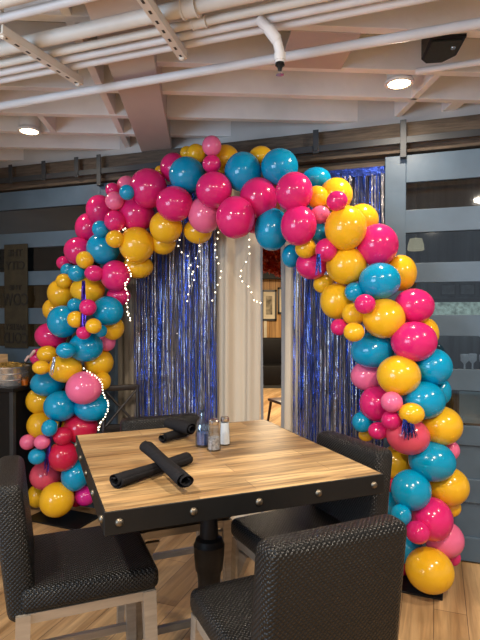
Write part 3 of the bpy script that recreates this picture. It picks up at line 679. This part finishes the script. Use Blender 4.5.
(-1.327,4.202,0.159,0.065,0.069,0.073,'R',"only half-hidden red balloon on arch's left leg, under large blue one"),
]
CN = {'H': 'hot pink', 'P': 'light pink', 'B': 'blue', 'Y': 'yellow', 'C': 'coral pink', 'R': 'red', 'M': 'magenta'}  # coral and red: pinks with the warm light and shade put in
prof = []
for k in range(19):
    a = PI*k/18*.94; r = math.sin(a); y = -math.cos(a)
    if y > 0: r *= 1-.10*y*y
    prof.append((r, y*(1+.05*max(0, y))))
prof += [(.10, 1.06), (.055, 1.10), (.05, 1.13), (.085, 1.17), (.075, 1.20), (0, 1.18)]
def balloon_mesh(m):
    mb = MB(); mb.lathe(prof, 36); bmesh.ops.recalc_face_normals(mb.bm, faces=mb.bm.faces)
    for v in mb.bm.verts: v.co = Vector((v.co.x, v.co.z, -v.co.y))     # knot towards +Y, away from the viewer side
    me = bpy.data.meshes.new('balloon'); mb.bm.to_mesh(me); mb.bm.free(); me.materials.append(M[m])
    for p in me.polygons: p.use_smooth = True
    return me
bmesh_by = {k: balloon_mesh(v) for k, v in CN.items()}
for x, y, z, rx, ry, rz, c, lab in BAL:
    o = bpy.data.objects.new('balloon', bmesh_by[c]); col.objects.link(o)
    o.location = (x, y, z); o.scale = (rx*1.065, ry*1.065, rz*1.065); o.rotation_euler = (random.uniform(-.12, .12), random.uniform(-.1, .1), math.atan2(-x, y))
    tag(o, lab, 'balloon', 'balloons of the arch')

# metallic tassels tied into the arch
def tassel(a, b, spread, n, m, label, seed):
    rnd = random.Random(seed); a, b = Vector(a), Vector(b); mb = MB()
    for k in range(n):
        dx = rnd.uniform(-spread, spread); dy = rnd.uniform(-.015, .012); w = rnd.uniform(.002, .004); prev = None; ang = rnd.uniform(0, PI); f = rnd.uniform(.6, 1)
        for j in range(9):
            t = j/8*f
            c = a.lerp(b, t)+Vector((dx*(.45+.55*t), dy*t, 0)); ang += rnd.uniform(-.5, .5)
            d = Vector((math.cos(ang), math.sin(ang), 0))*w
            cur = (mb.bm.verts.new(c-d), mb.bm.verts.new(c+d))
            if prev: mb.bm.faces.new((prev[0], prev[1], cur[1], cur[0]))
            prev = cur
    o = mb.build('foil_tassel', m, fixn=False); tag(o, label, 'tassel')
tassel((-1.12, 3.74, 1.88), (-1.12, 3.74, 1.47), .022, 40, 'foil_violet', 'violet foil tassel dangling down the left leg between yellow balloons', 1)
tassel((.465, 3.10, 2.0), (.465, 3.10, 1.87), .02, 16, 'foil', 'short blue foil tassel in front of hot pink balloon right of gap', 2)
tassel((.93, 2.885, 1.06), (.95, 2.91, .935), .055, 34, 'foil', 'blue foil tassel spread over coral pink balloon on the right leg', 3)
tassel((-1.345, 3.78, 1.33), (-1.375, 3.78, 1.19), .02, 16, 'foil_silver', 'silver foil tassel at the side of a left leg yellow balloon', 4)
tassel((-1.43, 3.93, .72), (-1.47, 3.93, .42), .022, 22, 'foil_violet', 'violet foil tassel low on the left leg beside large red balloon', 5)

# fairy lights
STR = {
'a':[(-0.911,3.844,2.228),(-0.879,3.832,2.241),(-0.831,3.812,2.260),(-0.823,3.809,2.136),(-0.823,3.809,2.056),(-0.824,3.809,1.998),(-0.800,3.800,1.960),(-0.792,3.797,1.917),(-0.824,3.810,1.874),(-0.840,3.816,1.845),(-0.824,3.810,1.815),(-0.816,3.807,1.779),(-0.824,3.810,1.713),(-0.817,3.807,1.662),(-0.809,3.804,1.626),(-0.793,3.797,1.590)],
'b':[(-1.154,3.872,1.232),(-1.109,3.854,1.204),(-1.068,3.837,1.191),(-1.026,3.821,1.164),(-1.010,3.814,1.128),(-1.002,3.811,1.092),(-0.994,3.808,1.048),(-0.970,3.798,1.013),(-0.958,3.793,0.970),(-0.966,3.796,0.926),(-0.987,3.805,0.888),(-1.011,3.815,0.856),(-1.028,3.821,0.818),(-1.044,3.828,0.787)],
'c':[(-0.447,3.963,2.269),(-0.455,3.966,2.201),(-0.463,3.968,2.156),(-0.439,3.960,2.102),(-0.400,3.947,2.078),(-0.369,3.936,2.002),(-0.385,3.942,1.987),(-0.354,3.931,1.941),(-0.346,3.928,1.896),(-0.377,3.939,1.851),(-0.385,3.942,1.791),(-0.393,3.944,1.738)],
'd':[(-0.278,3.725,2.352),(-0.270,3.722,2.288),(-0.285,3.727,2.232),(-0.292,3.730,2.126),(-0.292,3.730,2.083),(-0.315,3.738,2.041),(-0.307,3.735,1.984),(-0.337,3.745,1.942)],
'e':[(-0.156,3.883,2.241),(-0.171,3.888,2.198),(-0.186,3.894,2.154),(-0.179,3.891,2.116),(-0.171,3.889,2.057),(-0.164,3.886,2.012),(-0.141,3.878,1.952),(-0.149,3.881,1.908),(-0.164,3.886,1.863),(-0.179,3.891,1.804),(-0.202,3.899,1.737)],
'g':[(0.058,3.810,2.230),(0.066,3.808,2.179),(0.066,3.808,2.136),(0.066,3.808,2.077),(0.044,3.815,2.020),(0.007,3.827,1.963),(0.000,3.830,1.919),(0.022,3.822,1.882),(0.058,3.810,1.845),(0.080,3.803,1.793),(0.102,3.795,1.742),(0.123,3.788,1.728),(0.145,3.780,1.720)],
}
SL = {'a': 'string of warm fairy lights down the inner edge of left balloons', 'b': 'string of warm fairy lights looping round blue balloon near the table',
 'c': 'fairy light string zigzagging down the left part of blue fringe', 'd': 'fairy light string hanging from light pink balloon at the crown',
 'e': 'fairy light string down the left edge of pale beige drape', 'g': 'fairy light string curling down the right of pale beige drape'}
for k, pts in STR.items():
    pts = [Vector(p) for p in pts]; base = pts[0]
    root = empty('fairy_light_string', base, 0, SL[k], 'string lights', 'fairy light strings')
    MB().tube([p-base for p in pts], .0013, 5).build('wire', 'wire', root)
    dense = []
    for p, q in zip(pts, pts[1:]):
        dense.append(p)
        if k in 'ab': dense.append(p.lerp(q, .5))
    dense.append(pts[-1]); first = None
    for p in dense:
        if first is None:
            mb = MB(); bmesh.ops.create_icosphere(mb.bm, subdivisions=2, radius=.0052); first = mb.build('bulb', 'bulb', root, True, 180); b = first
        else:
            b = first.copy(); col.objects.link(b); b.parent = root
        b.location = p-base+Vector((random.uniform(-.006, .006), -.004, random.uniform(-.006, .006)))

# ------------------------------------------------------------------ table
TH = .381
E1 = Vector((math.cos(TH), math.sin(TH), 0)); E2 = Vector((-math.sin(TH), math.cos(TH), 0)); O = Vector((-.402, 1.534, 0))
def tp(a, b, z=0): return O+E1*a+E2*b+Vector((0, 0, z))
TW, TD, TZ = 1.003, 1.05, 1.06
root = empty('bar_table', tp(TW/2, TD/2), TH, 'square bar table with plank top, riveted black band and black turned pedestal', 'table')
hw, hd = TW/2, TD/2
MB().box(-hw+.006, hw-.006, -hd+.006, hd-.006, TZ-.035, TZ, .002, 1).build('tabletop', 'top', root)
for nm, bx in (('f', (-hw, hw, -hd, -hd+.006)), ('b', (-hw, hw, hd-.006, hd)), ('l', (-hw, -hw+.006, -hd+.006, hd-.006)), ('r', (hw-.006, hw, -hd+.006, hd-.006))):
    MB().box(bx[0], bx[1], bx[2], bx[3], TZ-.072, TZ-.001, .0015, 1).build('metal_band', 'black_metal', root)
rv = MB().lathe([(0, .010), (.006, .0092), (.0105, .0065), (.013, .001), (.013, 0), (0, 0)], 18)
first = None
for side in range(4):
    for f in (.045, .275, .5, .725, .955):
        if first is None: first = rv.build('rivet', 'rivet', root, True); o = first
        else:
            o = first.copy(); col.objects.link(o); o.parent = root
        if side == 0: o.location = (-hw+TW*f, -hd, TZ-.036); o.rotation_euler = (PI/2, 0, 0)
        elif side == 1: o.location = (-hw+TW*f, hd, TZ-.036); o.rotation_euler = (-PI/2, 0, 0)
        elif side == 2: o.location = (-hw, -hd+TD*f, TZ-.036); o.rotation_euler = (0, -PI/2, 0)
        else: o.location = (hw, -hd+TD*f, TZ-.036); o.rotation_euler = (0, PI/2, 0)
mb = MB().box(-.34, .34, -.035, .035, TZ-.075, TZ-.035); mb.box(-.035, .035, -.34, .34, TZ-.076, TZ-.0352); mb.build('cross_brace', 'black_metal', root)
MB().lathe([(0, .0), (.17, .0), (.17, .02), (.10, .05), (.055, .08), (.05, .22), (.046, .30), (.044, .42), (.048, .52), (.052, .55), (.058, .56), (.064, .62), (.066, .665), (.060, .675), (.056, .69), (.040, .70), (.037, .76), (.037, .86), (.045, .93), (.075, .965), (.078, .985), (0, .985)], 32).build('pedestal', 'blackpaint', root, True, 30)
for k in range(4):
    a = PI/4+k*PI/2
    MB().prism([(.05*math.cos(a)-.03*math.sin(a), .05*math.sin(a)+.03*math.cos(a), 0), (.05*math.cos(a)+.03*math.sin(a), .05*math.sin(a)-.03*math.cos(a), 0), (.36*math.cos(a)+.022*math.sin(a), .36*math.sin(a)-.022*math.cos(a), 0), (.36*math.cos(a)-.022*math.sin(a), .36*math.sin(a)+.022*math.cos(a), 0)], (0, 0, .028)).build('foot', 'blackpaint', root)

# ------------------------------------------------------------------ bar chairs
def make_chair():
    root = empty('bar_chair', (0, 0, 0), 0)
    w = .235
    MB().box(-w, w, -.215, .24, .674, .755, .028, 4).build('seat', 'weave', root, True, 60, uv=True)
    wb = .216; b = MB(); b.box(-wb, wb, -.047, .047, -.0, .46, .03, 4)
    for v in b.bm.verts:                                    # lean and gentle crown of the backrest
        z = v.co.z
        v.co.y += -.212-.05*max(0, z)/.46+.012*(v.co.x/w)**2
        v.co.z = z+.64-.012*(v.co.x/w)**2*(1 if z > .3 else 0)
    b.build('backrest', 'weave', root, True, 60, uv=True)
    f = MB(); z0, z1 = .642, .674
    f.box(-w+.015, w-.015, .195, .225, z0, z1); f.box(-w+.015, w-.015, -.225, -.195, z0, z1)
    f.box(-w+.012, -w+.042, -.195, .195, z0, z1); f.box(w-.042, w-.012, -.195, .195, z0, z1)
    f.build('seat_frame', 'leg', root)
    for sx in (-1, 1):
        for sy in (-1, 1):
            l = MB(); x0, y0 = sx*(w-.03), sy*.205; x1, y1 = sx*(w-.01), sy*.225
            l.bar((x0, y0, .672), (x1, y1, 0), (.046, .034), (.046, .034))
            l.prism([(x0-sx*.02, y0-.012, .62), (x0-sx*.09, y0-.012, .62), (x0-sx*.015, y0-.012, .50)], (0, .024, 0))
            l.build('leg', 'leg', root)
    for sx in (-1, 1): MB().box(sx*(w-.017)-.011, sx*(w-.017)+.011, -.2, .2, .285, .315).build('stretcher', 'leg', root)
    for sy, zz in ((1, .22), (-1, .35)): MB().box(-w+.02, w-.02, sy*.217-.011, sy*.217+.011, zz-.015, zz+.015).build('stretcher', 'leg', root)
    return root
proto = make_chair()
CH = [((-.02, .458), -PI/2, 'black woven vinyl bar chair at left of the table, facing right'),
      ((.52, -.165), R(2.5), 'nearest black woven vinyl bar chair, its back turned to the viewer'),
      ((.865, .345), PI/2+R(6), 'black woven vinyl bar chair tucked under the right side of table'),
      ((.452, .945), PI, 'black woven vinyl bar chair behind the table, only its top showing')]
for i, ((a, b), rz, lab) in enumerate(CH):
    o = proto if i == 0 else copy_tree(proto)
    at(o, tp(a, b), TH+rz); tag(o, lab, 'chair', 'bar chairs round the table')

# ------------------------------------------------------------------ rolled napkins
def napkin(a, b, w, h, label, seed, droop=0.):
    rnd = random.Random(seed); a, b = Vector(a), Vector(b); t = (b-a).normalized(); up = Vector((0, 0, 1)); s = t.cross(up).normalized(); up = s.cross(t)
    mb = MB(); n = 16; turns = 1.9; K = int(turns*22)
    rows = []
    for i in range(n+1):
        f = i/n; c = a.lerp(b, f); row = []
        bulge = 1+.05*math.sin(f*7+seed)-.06*math.sin(PI*f)
        for k in range(K+1):
            th = 2*PI*turns*k/K+seed; rr = (.34+.66*k/K)
            x = math.cos(th)*w/2*rr*bulge; z = math.sin(th)*h/2*rr*bulge
            skew = .012*k/K*(1 if i == 0 else (-1 if i == n else 0))
            row.append(mb.bm.verts.new(c+s*x+up*z+t*skew))
        rows.append(row)
    for i in range(n):
        for k in range(K): mb.bm.faces.new((rows[i][k], rows[i][k+1], rows[i+1][k+1], rows[i+1][k]))
    o = mb.build('rolled_napkin', 'napkin', smooth=True, ang=120, fixn=False)
    m = o.modifiers.new('thick', 'SOLIDIFY'); m.thickness = .002
    tag(o, label, 'napkin', 'rolled black napkins')
napkin((-.425, 1.735, 1.087), (-.20, 2.03, 1.087), .062, .048, 'rolled black napkin lying underneath the crossed front pair', 1)
napkin((-.362, 2.015, 1.135), (-.170, 1.672, 1.105), .064, .046, 'rolled black napkin lying on top of the crossed front pair', 2)
napkin((-.355, 2.34, 1.083), (-.245, 2.50, 1.083), .058, .042, 'lower rolled black napkin of the pair beside the shakers', 3)
napkin((-.345, 2.47, 1.128), (-.215, 2.36, 1.118), .075, .060, 'upper rolled black napkin of the pair beside the shakers', 4)

# ------------------------------------------------------------------ cruets
x, y = -.165, 2.30
root = empty('glass_bottle', (x, y, TZ), 0, 'tallest clear bluish glass bottle, left of the shakers on table', 'bottle')
MB().lathe([(0, 0), (.030, 0), (.032, .006), (.032, .085), (.026, .112), (.013, .128), (.012, .15), (.015, .152), (.015, .16), (.011, .16), (.010, .13), (.022, .11), (.028, .085), (.028, .010), (0, .008)], 24).build('body', 'blue_glass', root, True)
MB().lathe([(0, .010), (.026, .010), (.026, .06), (0, .06)], 20).build('contents', mat('bluish_sugar', (.16, .24, .40), .5), root, True)
def shaker(x, y, h, r, fill, fm, label):
    root = empty('shaker', (x, y, TZ), 0, label, 'shaker')
    MB().lathe([(0, 0), (r, 0), (r*1.02, .008), (r*.92, h*.5), (r*.70, h*.82), (r*.70, h*.86), (0, h*.86)], 20).build('glass_body', 'clear', root, True)
    MB().lathe([(0, .006), (r*.86, .006), (r*.80, h*fill*.6), (r*(.9-.25*fill), h*fill), (0, h*fill)], 18).build('contents', fm, root, True)
    MB().lathe([(r*.74, h*.82), (r*.78, h*.84), (r*.76, h*.95), (r*.5, h), (0, h*1.005)], 20).build('metal_cap', 'steel', root, True)
shaker(-.112, 2.235, .135, .030, .42, 'pepper', 'glass pepper shaker with metal cap in front of the bottle')
shaker(-.068, 2.325, .128, .025, .78, 'salt', 'white filled salt shaker with metal cap, right of the others')

# ------------------------------------------------------------------ serving cart at the left
at_left = MB().box(-2.52, -2.42, 2.1, 4.75, 0, 3.0).build('wall_left', 'deck'); tag(at_left, kind='structure')  # unseen wall stub added to keep daylight off the left door
root = empty('console_table', (-2.11, 4.42, 0), -PHI, 'black bar height console table at far left against the sliding door', 'table')
MB().box(-.23, .40, -.19, .17, 1.02, 1.05, .004).build('tabletop', 'blackpaint', root)
MB().box(-.20, .37, -.15, .16, .12, 1.02, .004).build('cabinet', 'blackpaint', root)
for x in (-.205, .375):
    for y in (-.165, .145): MB().box(x-.018, x+.018, y-.018, y+.018, 0, 1.02, .003).build('leg', 'rail', root)
cx, cy = -1.93, 4.355
root = empty('metal_tub', (cx, cy, 1.05), 0, 'round galvanised metal tub filled with gold shreds on black console', 'tub')
MB().lathe([(0, 0), (.145, 0), (.150, .01), (.158, .14), (.165, .146), (.165, .156), (.156, .156), (.15, .14), (.14, .02), (0, .015)], 36).build('body', 'zinc', root, True, 50)
MB().lathe([(.1525, .045), (.158, .05), (.1545, .055)], 36).lathe([(.1555, .095), (.161, .1), (.1575, .105)], 36).build('hoop', 'zinc', root, True, 60)
rnd = random.Random(3); mb = MB()
for k in range(420):
    a = rnd.uniform(0, 2*PI); r = .145*math.sqrt(rnd.random()); c = Vector((r*math.cos(a), r*math.sin(a), .13+.035*rnd.random()+.03*(1-r/.145)))
    d = Vector((rnd.uniform(-1, 1), rnd.uniform(-1, 1), rnd.uniform(-.5, .5))).normalized()*.018; q = Vector((rnd.uniform(-1, 1), rnd.uniform(-1, 1), rnd.uniform(-1, 1))).normalized()*.003
    mb.poly([c-d-q, c-d+q, c+d+q, c+d-q])
tag(mb.build('gold_shreds', 'gold', root, fixn=False), kind='stuff')
root = empty('wooden_crate', (-2.13, 4.46, 1.05), -PHI, 'small pale wooden crate behind the metal tub at left edge', 'crate')
mb = MB()
for z in (.0, .085, .17):
    mb.box(-.13, .13, -.055, -.045, z, z+.075, .002); mb.box(-.13, .13, .045, .055, z, z+.075, .002)
mb.build('slats', 'crate', root)
for x in (-.125, .125): MB().box(x-.006, x+.006, -.045, .045, 0, .245, .002).build('end_panel', 'crate', root)
MB().box(-.119, .119, -.045, .045, .0, .01).build('bottom', 'crate', root)
root = empty('candle_jar', (-1.762, 4.27, 1.05), 0, 'small amber glass candle jar beside the metal tub', 'jar')
MB().lathe([(0, 0), (.028, 0), (.031, .006), (.031, .07), (.028, .072), (.027, .01), (0, .008)], 20).build('glass', 'amber', root, True)
MB().lathe([(0, .009), (.025, .009), (.025, .05), (0, .05)], 18).build('wax', mat('amber_wax', (.80, .50, .13), .5), root, True)
for a, b, l in (((-1.82, 4.32, 1.19), (-1.722, 4.25, 1.295), 'pale pink stick leaning out of metal tub, lower one'), ((-1.80, 4.32, 1.20), (-1.612, 4.09, 1.352), 'pale pink stick leaning out of metal tub, higher one beside balloons')):
    a, b = Vector(a), Vector(b); root = empty('pink_stick', a, 0, l, 'stick', 'pink sticks in the tub')
    MB().tube([(0, 0, 0), (b-a)*.62], .004, 8).build('stem', 'darkwood', root, True)
    MB().tube([(b-a)*.6, (b-a)*.64, (b-a)*.96, b-a], [.008, .012, .012, .008], 12).build('tip', 'palepink', root, True)

# cross-back chair standing in the shade behind the arch
root = empty('cross_back_chair', (-.90, 4.01, 0), R(200), 'dark cross back bar chair in shade beside the left balloons, behind table', 'chair')
MB().box(-.14, .14, -.13, .16, .70, .74, .012).build('seat', 'darkwood', root, True)
for sx in (-1, 1):
    MB().tube([(sx*.13, .14, .70), (sx*.145, .16, 0)], .016, 8).build('leg', 'darkwood', root, True)
    MB().tube([(sx*.13, -.12, .70), (sx*.145, -.15, 0)], .016, 8).build('leg', 'darkwood', root, True)
    MB().tube([(sx*.135, -.12, .70), (sx*.13, -.145, 1.07)], .015, 8).build('back_post', 'darkwood', root, True)
MB().box(-.14, .14, -.16, -.13, 1.03, 1.075, .008).build('top_rail', 'darkwood', root, True)
MB().tube([(-.12, -.125, .76), (.12, -.143, 1.03)], .010, 8).tube([(.12, -.118, .76), (-.12, -.136, 1.03)], .010, 8).build('back_cross', 'darkwood', root, True)
MB().box(-.13, .13, -.15, -.125, .735, .765).build('back_rail', 'darkwood', root)

# ------------------------------------------------------------------ camera, lights, world
cam = bpy.data.cameras.new('camera'); co = bpy.data.objects.new('camera', cam); col.objects.link(co)
cam.sensor_fit = 'VERTICAL'; cam.sensor_height = 24; cam.lens = 24*522/640
co.location = (0, 0, 1.65); co.rotation_euler = (PI/2-.014, 0, 0); scene.camera = co
cam.clip_start = .05
def lamp(kind, name, loc, energy, color, **k):
    l = bpy.data.lights.new(name, kind); l.energy = energy; l.color = color
    for a, b in k.items(): setattr(l, a, b)
    o = bpy.data.objects.new(name, l); col.objects.link(o); o.location = loc; return o
WARM = (1, .86, .69)
for i, (x, y, e) in enumerate(((-1.555, 3.87, 4), (.93, 3.07, 14), (-1.2, 1.0, 58), (.9, .5, 72), (-.2, -1.2, 66), (2.3, 1.6, 40))):
    lamp('AREA', 'downlight_lamp', (x, y, 2.97), e, WARM, shape='DISK', size=.13)
o = lamp('AREA', 'window_daylight', (-3.3, -.6, 1.7), 105, (.55, .75, 1.0), shape='RECTANGLE', size=2.2, size_y=1.6)
o.rotation_euler = Vector((3.2, 3.0, -.4)).to_track_quat('-Z', 'Y').to_euler()
o = lamp('AREA', 'back_room_lamp', (.7, 9.3, 2.9), 230, (1, .80, .54), shape='DISK', size=.6)
w = bpy.data.worlds.new('world'); scene.world = w; w.use_nodes = True
w.node_tree.nodes['Background'].inputs['Color'].default_value = (.78, .86, 1, 1); w.node_tree.nodes['Background'].inputs['Strength'].default_value = .42
scene.view_settings.view_transform = 'Standard'; scene.view_settings.look = 'None'; scene.view_settings.exposure = .1
